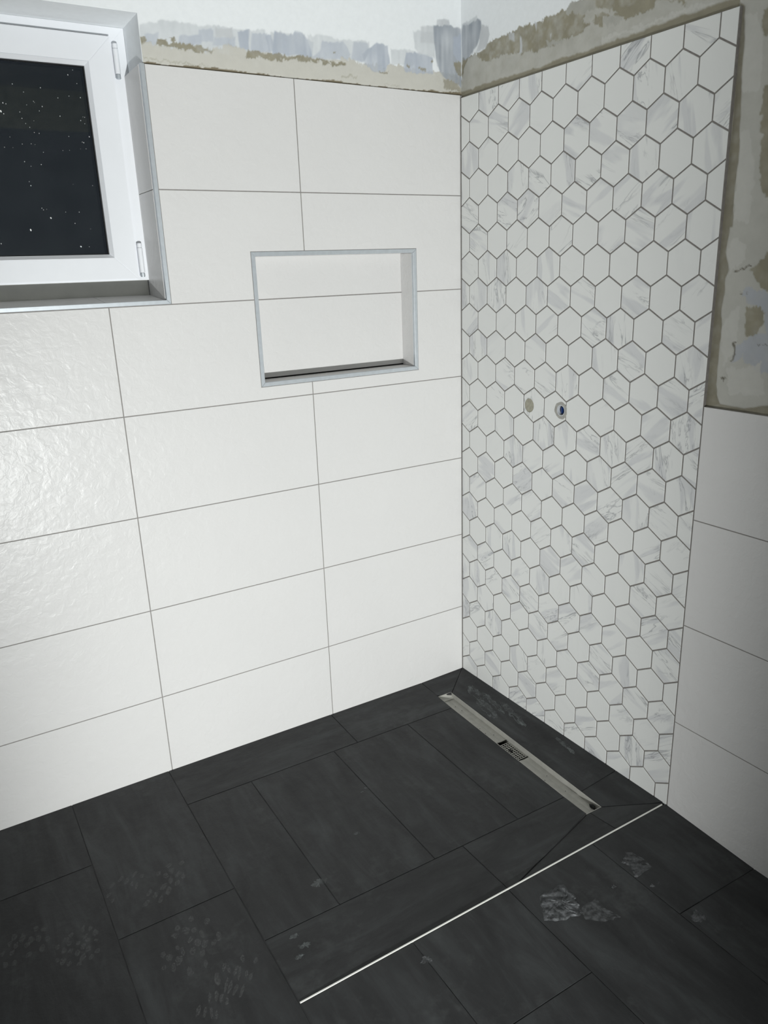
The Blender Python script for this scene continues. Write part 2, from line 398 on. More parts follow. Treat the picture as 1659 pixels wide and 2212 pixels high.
def inset(p, d):
    """offset a counter-clockwise polygon inwards by d"""
    n = len(p); L = []
    for i in range(n):
        a, b = p[i], p[(i + 1) % n]
        dx, dy = b[0] - a[0], b[1] - a[1]; l = math.hypot(dx, dy) or 1e-9
        nx, ny = -dy / l, dx / l
        L.append((a[0] + nx * d, a[1] + ny * d, dx / l, dy / l))
    out = []
    for i in range(n):
        x1, y1, dx1, dy1 = L[i - 1]; x2, y2, dx2, dy2 = L[i]
        det = dx1 * dy2 - dy1 * dx2
        if abs(det) < 1e-6: out.append((x2, y2)); continue
        t = ((x2 - x1) * dy2 - (y2 - y1) * dx2) / det
        out.append((x1 + dx1 * t, y1 + dy1 * t))
    return out

def clip(p, q):
    """clip polygon p by the convex counter-clockwise polygon q"""
    out = list(p)
    for i in range(len(q)):
        a, b = q[i], q[(i + 1) % len(q)]
        def side(c): return (b[0] - a[0]) * (c[1] - a[1]) - (b[1] - a[1]) * (c[0] - a[0])
        src, out = out, []
        for j in range(len(src)):
            c, d = src[j - 1], src[j]
            sc, sd = side(c), side(d)
            if (sc >= 0) != (sd >= 0):
                t = sc / (sc - sd); out.append((c[0] + (d[0] - c[0]) * t, c[1] + (d[1] - c[1]) * t))
            if sd >= 0: out.append(d)
        if not out: return []
    return out

def slab_mesh(name, p, to3, thick, bev, center):
    """a tile: outline p (2D, ccw), eased edge, flat face; to3(u, v, depth) gives the 3D point"""
    n = len(p); pin = inset(p, bev)
    bm = bmesh.new()
    c = Vector(center)
    r0 = [bm.verts.new(Vector(to3(u, v, thick)) - c) for u, v in p]
    r1 = [bm.verts.new(Vector(to3(u, v, bev * 0.8)) - c) for u, v in p]
    r2 = [bm.verts.new(Vector(to3(u, v, 0.0)) - c) for u, v in pin]
    for i in range(n):
        j = (i + 1) % n
        bm.faces.new((r0[i], r0[j], r1[j], r1[i]))
        bm.faces.new((r1[i], r1[j], r2[j], r2[i]))
    bm.faces.new(r2)
    bm.faces.new(r0[::-1])
    return to_mesh(bm, name)

def tile(name, p, to3, thick, bev, mat, parent, gap=0.0):
    p = clean(p)
    if len(p) < 3: return None
    if area2(p) < 0: p = p[::-1]
    if gap: p = inset(p, gap)
    if area2(p) < 4e-5: return None
    cu = sum(q[0] for q in p) / len(p); cv = sum(q[1] for q in p) / len(p)
    c = to3(cu, cv, 0.0)
    return link(name, slab_mesh(name, p, to3, thick, bev, c), mat, parent, c)

def rect(a, b, c, d):
    return [(a, c), (b, c), (b, d), (a, d)]

back3 = lambda u, v, d: (u, d, v)                      # back wall: face at y = 0
right3 = lambda u, v, d: (d, -u, v)                    # right wall: face at x = 0, u = distance from the corner

# ------------------------------------------------------------------ measurements (metres)
X_LEFT, Y_REAR, Z_CEIL = -2.75, -3.45, 2.75
J = [0.0, -0.5913, -1.1871, -1.783, -2.379, -2.74]     # vertical joints of the back wall
Z = [-0.02, 0.271, 0.571, 0.871, 1.171, 1.471, 1.771, 2.073]
NX0, NX1, NZ0, NZ1, ND = -0.7648, -0.1843, 1.2117, 1.6063, 0.078       # niche
WX0, WX1, WZ0, WZ1 = -2.07, -1.016, 1.4719, 2.1886     # window opening
GAP = 0.0014

# ------------------------------------------------------------------ back wall
def cells(xs, zs, skip):
    out = []
    for i in range(len(xs) - 1):
        for j in range(len(zs) - 1):
            cx, cz = (xs[i] + xs[i + 1]) / 2, (zs[j] + zs[j + 1]) / 2
            k = skip(cx, cz)
            if k is True: continue
            out.append((xs[i], xs[i + 1], k if k else 0.0, zs[j], zs[j + 1]))
    return out
def in_win(x, z): return WX0 < x < WX1 and WZ0 < z < WZ1
def in_niche(x, z): return NX0 + 0.002 < x < NX1 - 0.002 and NZ0 + 0.002 < z < NZ1 - 0.002
xs = [X_LEFT, WX0, WX1, NX0 + 0.002, NX1 - 0.002, 0.35]
zs = [-0.12, NZ0 + 0.002, WZ0, NZ1 - 0.002, WZ1, Z_CEIL]
lst = []
for a, b, k, c, d in cells(xs, zs, lambda x, z: True if in_win(x, z) else (ND + 0.012 if in_niche(x, z) else 0.0)):
    lst.append((a, b, max(k, 0.0102), 0.36, c, d))
wall_back = boxes('wall_back', lst, M['white'])
props(wall_back, 'tiled back wall with window and niche, plaster strip above', None, 'structure')
# grout bed behind the tiles
xs = [X_LEFT, WX0, WX1, NX0 + 0.002, NX1 - 0.002, 0.0095]
zs = [-0.12, NZ0 + 0.002, WZ0, NZ1 - 0.002, 2.0715]
lst = [(a, b, 0.0012, 0.0101, c, d) for a, b, k, c, d in cells(xs, zs, lambda x, z: True if (in_win(x, z) or in_niche(x, z)) else 0.0)]
boxes('grout', lst, M['grout'], wall_back)

def bt(p): return tile('wall_tile', p, back3, 0.009, 0.0006, M['tile'], wall_back, GAP)
for i in range(len(J) - 1):
    a, b = J[i + 1], J[i]
    if i == 0: b = -0.0005
    for j in range(7):
        c, d = Z[j], Z[j + 1]
        if j in (3, ) and i in (0, 1):      # below the niche: plain row
            bt(rect(a, b, c, d)); continue
        if i == 0 and j == 4:
            bt([(a, c), (b, c), (b, d), (NX1, d), (NX1, NZ0), (a, NZ0)])
        elif i == 1 and j == 4:
            bt([(a, c), (b, c), (b, NZ0), (NX0, NZ0), (NX0, d), (a, d)])
        elif i == 0 and j == 5:
            bt([(a, NZ1), (NX1, NZ1), (NX1, c), (b, c), (b, d), (a, d)])
        elif i == 1 and j == 5:
            a2 = WX1 + 0.0008
            bt([(a2, c), (NX0, c), (NX0, NZ1), (b, NZ1), (b, d), (a2, d)])
        elif i == 1 and j == 6:
            bt(rect(WX1 + 0.0008, b, c, d))
        elif i in (2,) and j >= 5:
            continue
        elif i == 3 and j >= 5:
            bt(rect(a, WX0, c, d))
        else:
            bt(rect(a, b, c, d))

# niche lining
NI = 0.0125                                            # width of the metal edge
nx0, nx1, nz0, nz1 = NX0 + NI, NX1 - NI, NZ0 + NI, NZ1 - NI
nb3 = lambda u, v, d: (u, ND + d, v)
lin_p = lambda p, f, g=0.0006: tile('niche_tile', p, f, 0.009, 0.0005, M['tile'], wall_back, g)
lin_p(rect(nx0 - 0.009, nx1 + 0.009, nz0 + 0.0035, 1.4672), nb3)
lin_p(rect(nx0 - 0.009, nx1 + 0.009, 1.4692, nz1 + 0.009), nb3)
lin_p([(0.0105, nz0), (ND - 0.0003, nz0), (ND - 0.0003, nz1), (0.0105, nz1)], lambda u, v, d: (nx1 + d, u, v), 0.0002)
lin_p([(0.0105, nz0), (ND - 0.0003, nz0), (ND - 0.0003, nz1), (0.0105, nz1)], lambda u, v, d: (nx0 - d, u, v), 0.0002)
fl = lambda u, v, d: (u, v, nz0 - d)
lin_p(rect(nx0 + 0.0005, -0.552, 0.0105, ND - 0.0008), fl)
lin_p(rect(-0.552, nx1 - 0.0005, 0.0105, ND - 0.0008), fl)
lin_p(rect(nx0 + 0.0005, nx1 - 0.0005, 0.0105, ND - 0.0008), lambda u, v, d: (u, v, nz1 + d))
boxes('grout', [(nx0 - 0.008, nx1 + 0.008, ND + 0.0015, ND + 0.013, 1.46, 1.476)], M['grout'], wall_back)
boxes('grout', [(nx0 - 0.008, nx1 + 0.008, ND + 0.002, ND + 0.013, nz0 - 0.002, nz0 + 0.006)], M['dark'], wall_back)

def bar(name, p, to3, thick, mat, parent, bev=0.0009):
    return tile(name, p, to3, thick, bev, mat, parent)
tr3 = lambda u, v, d: (u, -0.0012 + d, v)
def frame_trim(root, x0, x1, z0, z1, w, sides, name='trim_bar'):
    i0, i1, k0, k1 = x0 + w, x1 - w, z0 + w, z1 - w
    P = {'b': [(x0, z0), (x1, z0), (i1, k0), (i0, k0)], 't': [(i0, k1), (i1, k1), (x1, z1), (x0, z1)],
         'l': [(x0, z0), (i0, k0), (i0, k1), (x0, z1)], 'r': [(i1, k0), (x1, z0), (x1, z1), (i1, k1)]}
    for s in sides:
        bar(name, inset(P[s], 0.00015), tr3, 0.012, M['alu'], root)
trim_1 = empty('trim_1', ((NX0 + NX1) / 2, 0, NZ0))
props(trim_1, 'silver metal edge frame around the wall niche', None, 'structure')
trim_2 = empty('trim_2', (WX1, 0, WZ0))
props(trim_2, 'silver metal edge strip beside and below the window', None, 'structure')
def world_child(o, parent):
    o.parent = parent; o.matrix_parent_inverse = Matrix.Translation(parent.location).inverted()
def reparent(parent, before):
    for o in [x for x in bpy.data.objects if x.parent == parent]: o.matrix_parent_inverse = Matrix.Translation(parent.location).inverted()
frame_trim(trim_1, NX0, NX1, NZ0, NZ1, NI, 'btlr')
reparent(trim_1, None)
w = 0.0115
bar('trim_bar', [(-1.0155, WZ0), (-1.0155, 2.0726), (-1.0155 - w, 2.0726), (-1.0155 - w, WZ0 + w)], tr3, 0.012, M['alu'], trim_2)
bar('trim_bar', [(WX0, WZ0), (-1.0158, WZ0), (-1.0158 - w, WZ0 + w - 0.0003), (WX0, WZ0 + w - 0.0003)], tr3, 0.012, M['alu'], trim_2)
reparent(trim_2, None)

# window reveal: tiles on the right side and on the sill
RX = -1.0282
rev = lambda u, v, d: (RX + d, u, v)
for c, d in ((1.4835, 1.7705), (1.7725, 2.0715)):
    tile('reveal_tile', rect(0.0112, 0.1635, c, d), rev, 0.0105, 0.0006, M['tile'], wall_back)
boxes('grout', [(RX + 0.0012, WX1 + 0.001, 0.0105, 0.163, 1.484, 2.071)], M['grout'], wall_back)
sl = lambda u, v, d: (u, v, 1.4828 + 0.085 * (v - 0.0112) - d)
for a, b in ((-1.19, RX - 0.0005), (-1.7, -1.19), (WX0 + 0.012, -1.7)):
    tile('sill_tile', rect(a, b, 0.0112, 0.163), sl, 0.010, 0.0006, M['tile'], wall_back, 0.0006)
boxes('grout', [(WX0, RX + 0.002, 0.0112, 0.163, 1.4705, 1.4768)], M['grout'], wall_back)

# ------------------------------------------------------------------ plaster canvases: brushed paint, filler and bare plaster
PAL = dict(WHITE=(238, 241, 243), PALE=(209, 213, 216), PALE2=(199, 202, 205), BLUE=(189, 195, 204), BLUE2=(179, 186, 197),
           STEEL=(160, 166, 174), FILL=(201, 199, 191), FILL2=(180, 178, 166), OLIVE=(149, 144, 126), OLIVE2=(164, 160, 146),
           GREY=(186, 185, 178), GREY2=(174, 173, 166), LIGHT=(196, 195, 189), COOL=(176, 179, 184), BAND=(140, 135, 119),
           CRACK=(104, 99, 88))
THICK = dict(WHITE=0, PALE=.0002, PALE2=.0002, BLUE=.0003, BLUE2=.0003, STEEL=.0004, FILL=.0012, FILL2=.0006, OLIVE=0, OLIVE2=.0002,
             GREY=.0012, GREY2=.001, LIGHT=.0014, COOL=.0008, BAND=.0003, CRACK=0)

def vnoise(u, v, scale, seed):
    """smooth value noise, -1..1"""
    r = np.random.default_rng(seed).uniform(-1, 1, (128, 128))
    x, y = u * scale, v * scale
    xi, yi = np.floor(x).astype(int), np.floor(y).astype(int)
    fx, fy = x - xi, y - yi
    fx, fy = fx * fx * (3 - 2 * fx), fy * fy * (3 - 2 * fy)
    g = lambda a, b: r[a % 128, b % 128]
    return (g(xi, yi) * (1 - fx) + g(xi + 1, yi) * fx) * (1 - fy) + (g(xi, yi + 1) * (1 - fx) + g(xi + 1, yi + 1) * fx) * fy
def fbm(u, v, scale, seed, o=3):
    return sum(vnoise(u, v, scale * 2 ** i, seed + i) * 0.55 ** i for i in range(o))

def poly_dist(u, v, poly):
    """signed distance to a polygon, positive inside"""
    d = np.full(u.shape, 1e9); ins = np.zeros(u.shape, bool); n = len(poly)
    for i in range(n):
        ax, ay = poly[i]; bx, by = poly[(i + 1) % n]
        ex, ey = bx - ax, by - ay; l2 = ex * ex + ey * ey + 1e-12
        t = np.clip(((u - ax) * ex + (v - ay) * ey) / l2, 0, 1)
        d = np.minimum(d, np.hypot(u - ax - t * ex, v - ay - t * ey))
        cond = ((ay > v) != (by > v))
        with np.errstate(divide='ignore', invalid='ignore'):
            xin = (bx - ax) * (v - ay) / (by - ay + 1e-15) + ax
        ins ^= cond & (u < xin)
    return np.where(ins, d, -d)

def canvas(name, us, vs, strokes, keep, to3, parent, extra=None, warp_k=1.0):
    U, V = np.meshgrid(us, vs)
    rgb = np.empty(U.shape + (3,)); rgb[:] = lin(PAL['WHITE'])
    H = np.zeros(U.shape)
    for i, (key, poly) in enumerate(strokes):
        s = 100 + i * 13
        brush = key in ('PALE', 'PALE2', 'BLUE', 'BLUE2', 'STEEL')
        if brush: wu, wv = 0.003 * vnoise(U, V, 40, s), 0.003 * vnoise(U, V, 60, s + 1) + 0.0022 * vnoise(U, V * 0.1, 160, s + 2)
        elif key == 'BAND': wu, wv = 0.003 * fbm(U, V, 18, s), 0.003 * fbm(U, V, 18, s + 5)
        else: wu, wv = 0.005 * fbm(U, V, 60, s), 0.005 * fbm(U, V, 70, s + 5) + 0.003 * vnoise(U, V * 0.2, 300, s + 9)
        d = poly_dist(U + wu * warp_k, V + wv * warp_k, poly)
        soft = 0.0022 if brush else 0.0014
        a = np.clip(d / soft * 0.5 + 0.5, 0, 1)
        if brush: a *= np.clip(0.84 + 0.14 * vnoise(U, V * 0.12, 110, s + 3) + 0.14 * vnoise(U, V, 22, s + 4), 0.4, 1)
        else: a *= np.clip(0.93 + 0.12 * fbm(U, V, 50, s + 7), 0.6, 1)
        c = np.array(lin(PAL[key]))
        rgb = rgb * (1 - a[..., None]) + c * a[..., None]
        H = H * (1 - a) + (THICK[key] * (1 + 0.4 * vnoise(U, V, 30, s + 8)) ) * a
    if extra: rgb, H = extra(U, V, rgb, H)
    lum = rgb.mean(axis=2)
    rough = np.clip((0.62 - lum) * 3, 0, 1)                       # bare and filled areas are coarser than paint
    mott = 1 + 0.07 * rough * fbm(U, V, 35, 900, 4)
    rgb = rgb * mott[..., None]
    H = np.maximum(H + 0.0005 * rough * fbm(U, V, 45, 950, 4), -0.0002)
    K = keep(U, V)
    ny, nx = U.shape
    quad = K[:-1, :-1] & K[1:, :-1] & K[:-1, 1:] & K[1:, 1:]
    jj, ii = np.nonzero(quad)
    base = jj * nx + ii
    faces = np.stack([base, base + 1, base + 1 + nx, base + nx], axis=1)
    used = np.unique(faces)
    remap = np.zeros(nx * ny, dtype=np.int64); remap[used] = np.arange(len(used))
    co = to3(U.ravel()[used], V.ravel()[used], H.ravel()[used])
    me = bpy.data.meshes.new(name)
    me.vertices.add(len(used)); me.vertices.foreach_set('co', co.astype(np.float32).ravel())
    nf = len(faces)
    me.loops.add(nf * 4); me.loops.foreach_set('vertex_index', remap[faces].astype(np.int32).ravel())
    me.polygons.add(nf); me.polygons.foreach_set('loop_start', np.arange(0, nf * 4, 4, dtype=np.int32))
    me.update(calc_edges=True)
    at = me.attributes.new('paint', 'FLOAT_COLOR', 'POINT')
    at.data.foreach_set('color', np.concatenate([np.clip(rgb.reshape(-1, 3)[used], 0, 1), np.ones((len(used), 1))], axis=1).astype(np.float32).ravel())
    me.polygons.foreach_set('use_smooth', np.ones(nf, dtype=bool))
    me.validate()
    return link(name, me, M['paint'], parent)

def back_extra(U, V, rgb, H):
    line = 2.0762 + 0.0036 * (0.6 + fbm(U, V * 0, 14, 41)) + 0.0015 * fbm(U, V * 0, 90, 47)
    a = np.clip((line - V) / 0.0012, 0, 1) * (U > -1.015)
    c = np.array(lin((128, 119, 100)))
    return rgb * (1 - a[..., None]) + c * a[..., None], H * (1 - a)
S_ = 0.0025
ob = canvas('plaster_strip', np.arange(WX0 - 0.3, 0.0101, S_), np.arange(2.066, 2.41, S_), BACK_PAINT,
       lambda U, V: ~((U < WX1 + 0.0008) & (V < WZ1 + 0.001)),
       lambda u, v, h: np.stack([u, 0.0098 - h, v], axis=1), wall_back, back_extra)

def right_extra(U, V, rgb, H):
    edge = 2.0656 + 0.019 + 0.004 * fbm(U, V * 0, 9, 61) + 0.002 * fbm(U, V * 0, 60, 66)
    a = np.clip((edge - V) / 0.004, 0, 1) * (U > -1.0)
    c = np.array(lin((146, 141, 124)))
    rgb = rgb * (1 - a[..., None]) + c * a[..., None]
    return rgb, H * (1 - a) + a * 0.0025 * np.clip((2.0656 + 0.012 - V) / 0.012, 0, 1)
wall_right = boxes('wall_right', [(0.0102, 0.35, Y_REAR, 0.012, -0.12, Z_CEIL)], M['white'])
props(wall_right, 'right wall with marble hexagon tiles, white tiles and bare plaster', None, 'structure')
canvas('plaster_field', np.arange(-1.62, 0.0101, S_), np.arange(1.186, 2.41, S_), RIGHT_PAINT,
       lambda U, V: ~((U > -0.995) & (V < 2.058)),
       lambda u, v, h: np.stack([0.0098 - h, u, v], axis=1), wall_right, right_extra)

# ------------------------------------------------------------------ hexagon tiles
HP, HU, HZ, VS = 0.09632, 0.09341, 2.01458, 1.0106
SV = HP / math.sqrt(3) * VS                            # side length (vertical)
HR, HTOP = 1.0075, 2.0656                              # right edge and top edge of the hexagon field
hex_grout = boxes('grout', [(0.0014, 0.0101, -HR, -0.0, -0.12, HTOP - 0.0008)], M['hexgrout'], wall_right)
HG = 0.0020
def hexpts(cu, cv):
    return [(cu - HP / 2, cv - SV / 2), (cu, cv - SV), (cu + HP / 2, cv - SV / 2), (cu + HP / 2, cv + SV / 2), (cu, cv + SV), (cu - HP / 2, cv + SV / 2)]
field = rect(0.0012, HR, -0.02, HTOP)
PLUG, PIPE = (0.362, 1.1122), (0.507, 1.1150)          # (distance from the corner, height)
def round_cut(o, cu, cv, r):
    """cut a round hole through a tile"""
    bm = bmesh.new()
    bmesh.ops.create_cone(bm, cap_ends=True, segments=40, radius1=r, radius2=r, depth=0.08,
                          matrix=Matrix.Translation((0, -cu, cv)) @ Matrix.Rotation(math.pi / 2, 4, 'Y'))
    cut = link('cutter', to_mesh(bm, 'cutter'))
    o.data = o.data.copy()
    md = o.modifiers.new('hole', 'BOOLEAN'); md.operation = 'DIFFERENCE'; md.object = cut; md.solver = 'EXACT'
    dg = bpy.context.evaluated_depsgraph_get(); dg.update()
    me = bpy.data.meshes.new_from_object(o.evaluated_get(dg))
    o.modifiers.clear(); o.data = me
    cm = cut.data; bpy.data.objects.remove(cut); bpy.data.meshes.remove(cm)
hex_full = None
holes = []
for row in range(0, 26):
    cv = HZ - 1.5 * SV * row + SV / 2                  # centre of the row whose lower vertical ends lie at HZ - 1.5 SV row
    for k in range(-2, 12):
        cu = HU + (k if row % 2 == 0 else k - 0.5) * HP + HP / 2
        p = hexpts(cu, cv)
        q = clean(clip(p, field), 1e-4)
        if len(q) < 3 or abs(area2(q)) < 1.2e-4: continue
        whole = abs(abs(area2(q)) - abs(area2(p))) < 1e-7
        if whole and hex_full is not None:
            o = link('hexagon_tile', hex_full, None, wall_right, (0, -cu, cv))
        else:
            q = inset(q if area2(q) > 0 else q[::-1], HG)
            me = slab_mesh('hexagon_tile', q, right3, 0.009, 0.0008, (0, -cu, cv))
            o = link('hexagon_tile', me, M['marble'], wall_right, (0, -cu, cv))
            if whole: hex_full = me
        o.location.x = random.uniform(-0.0003, 0.0003)
        for hu, hv, hr in ((PLUG[0], PLUG[1], 0.0222), (PIPE[0], PIPE[1], 0.0245)):
            if math.hypot(cu - hu, cv - hv) < 0.075: holes.append((o, hu, hv, hr))
bpy.context.view_layer.update()
for h in holes: round_cut(*h)
round_cut(hex_grout, PIPE[0], PIPE[1], 0.0172)
round_cut(wall_right, PIPE[0], PIPE[1], 0.0172)

# white tiles to the right of the hexagons
RZ = [-0.03, 0.2848, 0.589, 0.893, 1.1925]
boxes('grout', [(0.0012, 0.0101, -3.44, -HR - 0.0006, -0.12, RZ[-1] - 0.001)], M['grout'], wall_right)
for a, b in ((HR + 0.0008, 1.6035), (1.6035, 2.1995), (2.1995, 2.7955), (2.7955, 3.44)):
    for c, d in zip(RZ[:-1], RZ[1:]):
        tile('wall_tile', rect(a, b, c, d), right3, 0.009, 0.0006, M['tile'], wall_right, GAP)

# ------------------------------------------------------------------ floor
def clamp(v, a=0.0, b=1.0): return max(a, min(b, v))
DZ = -0.014
def z_main(x, y): return DZ * clamp((x + 1.2) / 1.0) * (0.32 + 0.68 * clamp(-y / 0.2)) * (0.3 + 0.7 * clamp((y + 1.0) / 0.2))
def z_side(x, y): return 0.001 + (DZ - 0.001) * clamp(-x / 0.145)
def z_corner(x, y): return (0.0 if x > -0.19 else -0.0044) * (1 - clamp(-y / 0.105)) + DZ * clamp(-y / 0.105)
def z_front(x, y):
    t = clamp((y + 1.0) / 0.106)
    return (DZ * 0.19 * clamp(-x / 0.574)) * (1 - t) + DZ * t
def z_out(x, y): return -0.016 * clamp((-1.0 - y) / 0.3) * clamp((x + 0.3) / 0.3)
REG = {
    'main': ([(-1.2, -0.998), (-0.574, -0.998), (-0.2142, -0.8945), (-0.1982, -0.1005), (-0.2, 0.004), (-1.2, 0.004)], z_main),
    'corner': ([(-0.1977, -0.1008), (-0.1368, -0.1142), (0.006, 0.006), (-0.2, 0.004)], z_corner),
    'side': ([(-0.1363, -0.115), (-0.1518, -0.8946), (0.006, -0.998), (0.006, 0.006)], z_side),
    'front': ([(-0.574, -0.998), (0.006, -0.998), (-0.1523, -0.8948), (-0.2136, -0.8948)], z_front),
}
floor = boxes('floor', [(X_LEFT, 0.3, Y_REAR, 0.3, -0.25, -0.075)], M['floorgrout'])
props(floor, 'dark slate-look tiled floor sloping to a shower channel', None, 'structure')
FG = 0.0013
def floor_tile(p, zf, mat):
    floor_bed(p, zf)
    return tile('floor_tile', p, lambda u, v, d: (u, v, zf(u, v) - d), 0.012, 0.0005, mat, floor, FG)
bed = bmesh.new()
def floor_bed(p, zf):
    p = clean(p)
    if len(p) < 3: return
    if area2(p) < 0: p = p[::-1]
    t = [bed.verts.new((u, v, zf(u, v) - 0.0014)) for u, v in p]; b = [bed.verts.new((u, v, -0.078)) for u, v in p]
    n = len(p)
    bed.faces.new(t)
    for i in range(n): bed.faces.new((b[i], b[(i + 1) % n], t[(i + 1) % n], t[i]))
main_cells = [(rect(-1.2, -0.6, -0.2, 0.01), 'floor_x'), (rect(-0.6, -0.1, -0.2, 0.01), 'floor_x'),
              (rect(-1.2, -0.992, -0.8, -0.2), 'floor_y'), (rect(-0.992, -0.694, -0.8, -0.2), 'floor_y'),
              (rect(-0.694, -0.396, -0.8, -0.2), 'floor_y'), (rect(-0.396, -0.1, -0.8, -0.2), 'floor_y'),
              (rect(-1.2, -0.6, -0.998, -0.8), 'floor_x'), (rect(-0.6, -0.1, -0.998, -0.8), 'floor_x')]
for c, mt in main_cells: floor_tile(clip(c, REG['main'][0]), z_main, M[mt])
floor_tile(REG['corner'][0], z_corner, M['floor_x'])
for c in (rect(-0.3, 0.1, -0.81, 0.1), rect(-0.3, 0.1, -1.1, -0.81)): floor_tile(clip(c, REG['side'][0]), z_side, M['floor_y'])
for c in (rect(-0.6, -0.2, -1.1, -0.8), rect(-0.2, 0.1, -1.1, -0.8)): floor_tile(clip(c, REG['front'][0]), z_front, M['floor_x'])
def outside(x0, x1, y0, starts):
    ys = [y0] + starts
    for a, b in zip(ys[:-1], ys[1:]):
        floor_tile(rect(x0, x1, b, a), z_out, M['floor_y'])
EV, OD = [-0.6, -1.2, -1.8, -2.4, -3.0, -3.44], [-0.3, -0.9, -1.5, -2.1, -2.7, -3.3, -3.44]
x = -1.2; n = 0
while x > X_LEFT + 0.01:
    x1 = max(x - 0.3015, X_LEFT); outside(x1, x, 0.004, EV if n % 2 == 0 else OD); x = x1; n += 1
for x0, x1, ys in ((-1.2, -0.9, [-1.6, -2.2, -2.8, -3.44]), (-0.9, -0.603, [-1.295, -1.895, -2.495, -3.095, -3.44]),
                   (-0.603, -0.301, [-1.6, -2.2, -2.8, -3.44]), (-0.301, 0.006, [-1.295, -1.895, -2.495, -3.095, -3.44])):
    outside(x0, x1, -1.0015, ys)

link('grout', to_mesh(bed, 'grout'), M['floorgrout'], floor)

# slim metal strip along the edge of the shower
trim_3 = link('trim_3', None)
bpy.data.objects.remove(trim_3)
trim_3 = tile('trim_3', rect(-1.1985, -0.0105, -1.0012, -0.9975), lambda u, v, d: (u, v, 0.0016 - d), 0.02, 0.0005, M['strip'], None)
props(trim_3, 'thin bright metal strip edging the shower floor', None, 'structure')

# ------------------------------------------------------------------ shower channel
ca = math.atan2(-0.183 + 0.167, 0.786)
DR = Matrix.Translation((-0.1750, -0.5010, DZ)) @ Matrix.Rotation(ca, 4, 'Z')
drain = empty('shower_drain')
drain.matrix_world = DR
props(drain, 'long narrow steel shower channel with strainer set in the dark floor', 'drain')
DL, DW, DD = 0.394, 0.0303, 0.022                      # half length, half width, depth
def dobj(name, bm, mat, parent=None, smooth=False):
    o = link(name, to_mesh(bm, name, smooth), mat, parent or drain)
    return o
# tray: bottom in two halves around the strainer, side walls, end walls, rim
bm = bmesh.new()
fl_ = 0.0009
for a, b in ((-DL, -0.0635), (0.0575, DL)):
    # shallow trough: two planes falling towards a seam
    pts = [(-DW, a, -DD + 0.004), (0.011, a, -DD), (DW, a, -DD + 0.002)]
    top = [bm.verts.new(p) for p in pts]; top2 = [bm.verts.new((p[0], b, p[2])) for p in pts]
    for i in range(2): bm.faces.new((top[i], top[i + 1], top2[i + 1], top2[i]))
    lo = [bm.verts.new((p[0], a, -DD - 0.002)) for p in pts]; lo2 = [bm.verts.new((p[0], b, -DD - 0.002)) for p in pts]
    for i in range(2): bm.faces.new((lo[i], lo2[i], lo2[i + 1], lo[i + 1]))
    bm.faces.new((top[0], lo[0], lo[1], top[1])); bm.faces.new((top[1], lo[1], lo[2], top[2]))
    bm.faces.new((top2[0], top2[1], lo2[1], lo2[0])); bm.faces.new((top2[1], top2[2], lo2[2], lo2[1]))
dobj('tray_floor', bm, M['steel'])
for s in (-1, 1):
    bm = bmesh.new()
    bm_box(bm, min(s * DW, s * (DW - fl_)), max(s * DW, s * (DW - fl_)), -DL, DL, -DD - 0.03, 0.0006)
    bmesh.ops.bevel(bm, geom=bm.edges[:], offset=0.0003, segments=1, affect='EDGES')
    dobj('side_wall', bm, M['steel'])
for s in (-1, 1):
    bm = bmesh.new()
    prof = [(DL, 0.0004), (DL - 0.0012, 0.0004), (DL - 0.003, -0.006), (DL - 0.009, -DD + 0.008), (DL - 0.018, -DD + 0.0035), (DL - 0.018, -DD - 0.004), (DL, -DD - 0.004)]
    ra = [bm.verts.new((-DW + fl_, s * py, pz)) for py, pz in prof]; rb = [bm.verts.new((DW - fl_, s * py, pz)) for py, pz in prof]
    for i in range(len(prof)): bm.faces.new((ra[i], ra[(i + 1) % len(prof)], rb[(i + 1) % len(prof)], rb[i]))
    bm.faces.new(ra[::-1]); bm.faces.new(rb)
    dobj('end_wall', bm, M['steel'])
# well with strainer in the middle
bm = bmesh.new()
bm_box(bm, -DW + fl_, DW - fl_, -0.064, 0.058, -DD - 0.032, -DD - 0.028)
well = dobj('well', bm, M['dark'])
bm = bmesh.new()
sx, sy, nx_, ny_ = 0.0265, 0.050, 11, 21
zt = -DD + 0.0015
for i in range(nx_):
    for j in range(ny_):
        hole = (i % 2 == 1 and j % 2 == 1)
        if hole: continue
        gx = 2 * sx / nx_; x0 = -sx + gx * (i + (0.25 if i % 2 == 0 and i else (-0.25 if i else 0))); x1 = -sx + gx * (i + 1 + (0 if i == nx_ - 1 else (0.25 if (i + 1) % 2 == 0 else -0.25)))
        gy = 2 * sy / ny_; y0 = -sy - 0.0085 + gy * (j + (0.25 if j % 2 == 0 else -0.25)) ; y1 = -sy - 0.0085 + gy * (j + 1 + (0.25 if (j + 1) % 2 == 0 else -0.25))
        bm_box(bm, x0, x1, y0, y1, zt - 0.0015, zt)
bmesh.ops.remove_doubles(bm, verts=bm.verts[:], dist=1e-5)
strainer = dobj('strainer', bm, M['steel'])
for s in (-1, 1):
    bm = bmesh.new()
    bm_box(bm, min(s * (sx + 0.0004), s * (DW - 0.001)), max(s * (sx + 0.0004), s * (DW - 0.001)), -0.0570, 0.049, zt - 0.002, zt + 0.0008)
    dobj('strainer_ledge', bm, M['steel'])
bm = bmesh.new(); bm_box(bm, -0.004, 0.005, -0.012, 0.004, zt + 0.0002, zt + 0.003)
bmesh.ops.bevel(bm, geom=bm.edges[:], offset=0.0012, segments=2, affect='EDGES')
dobj('finger_hole', bm, M['dark'])
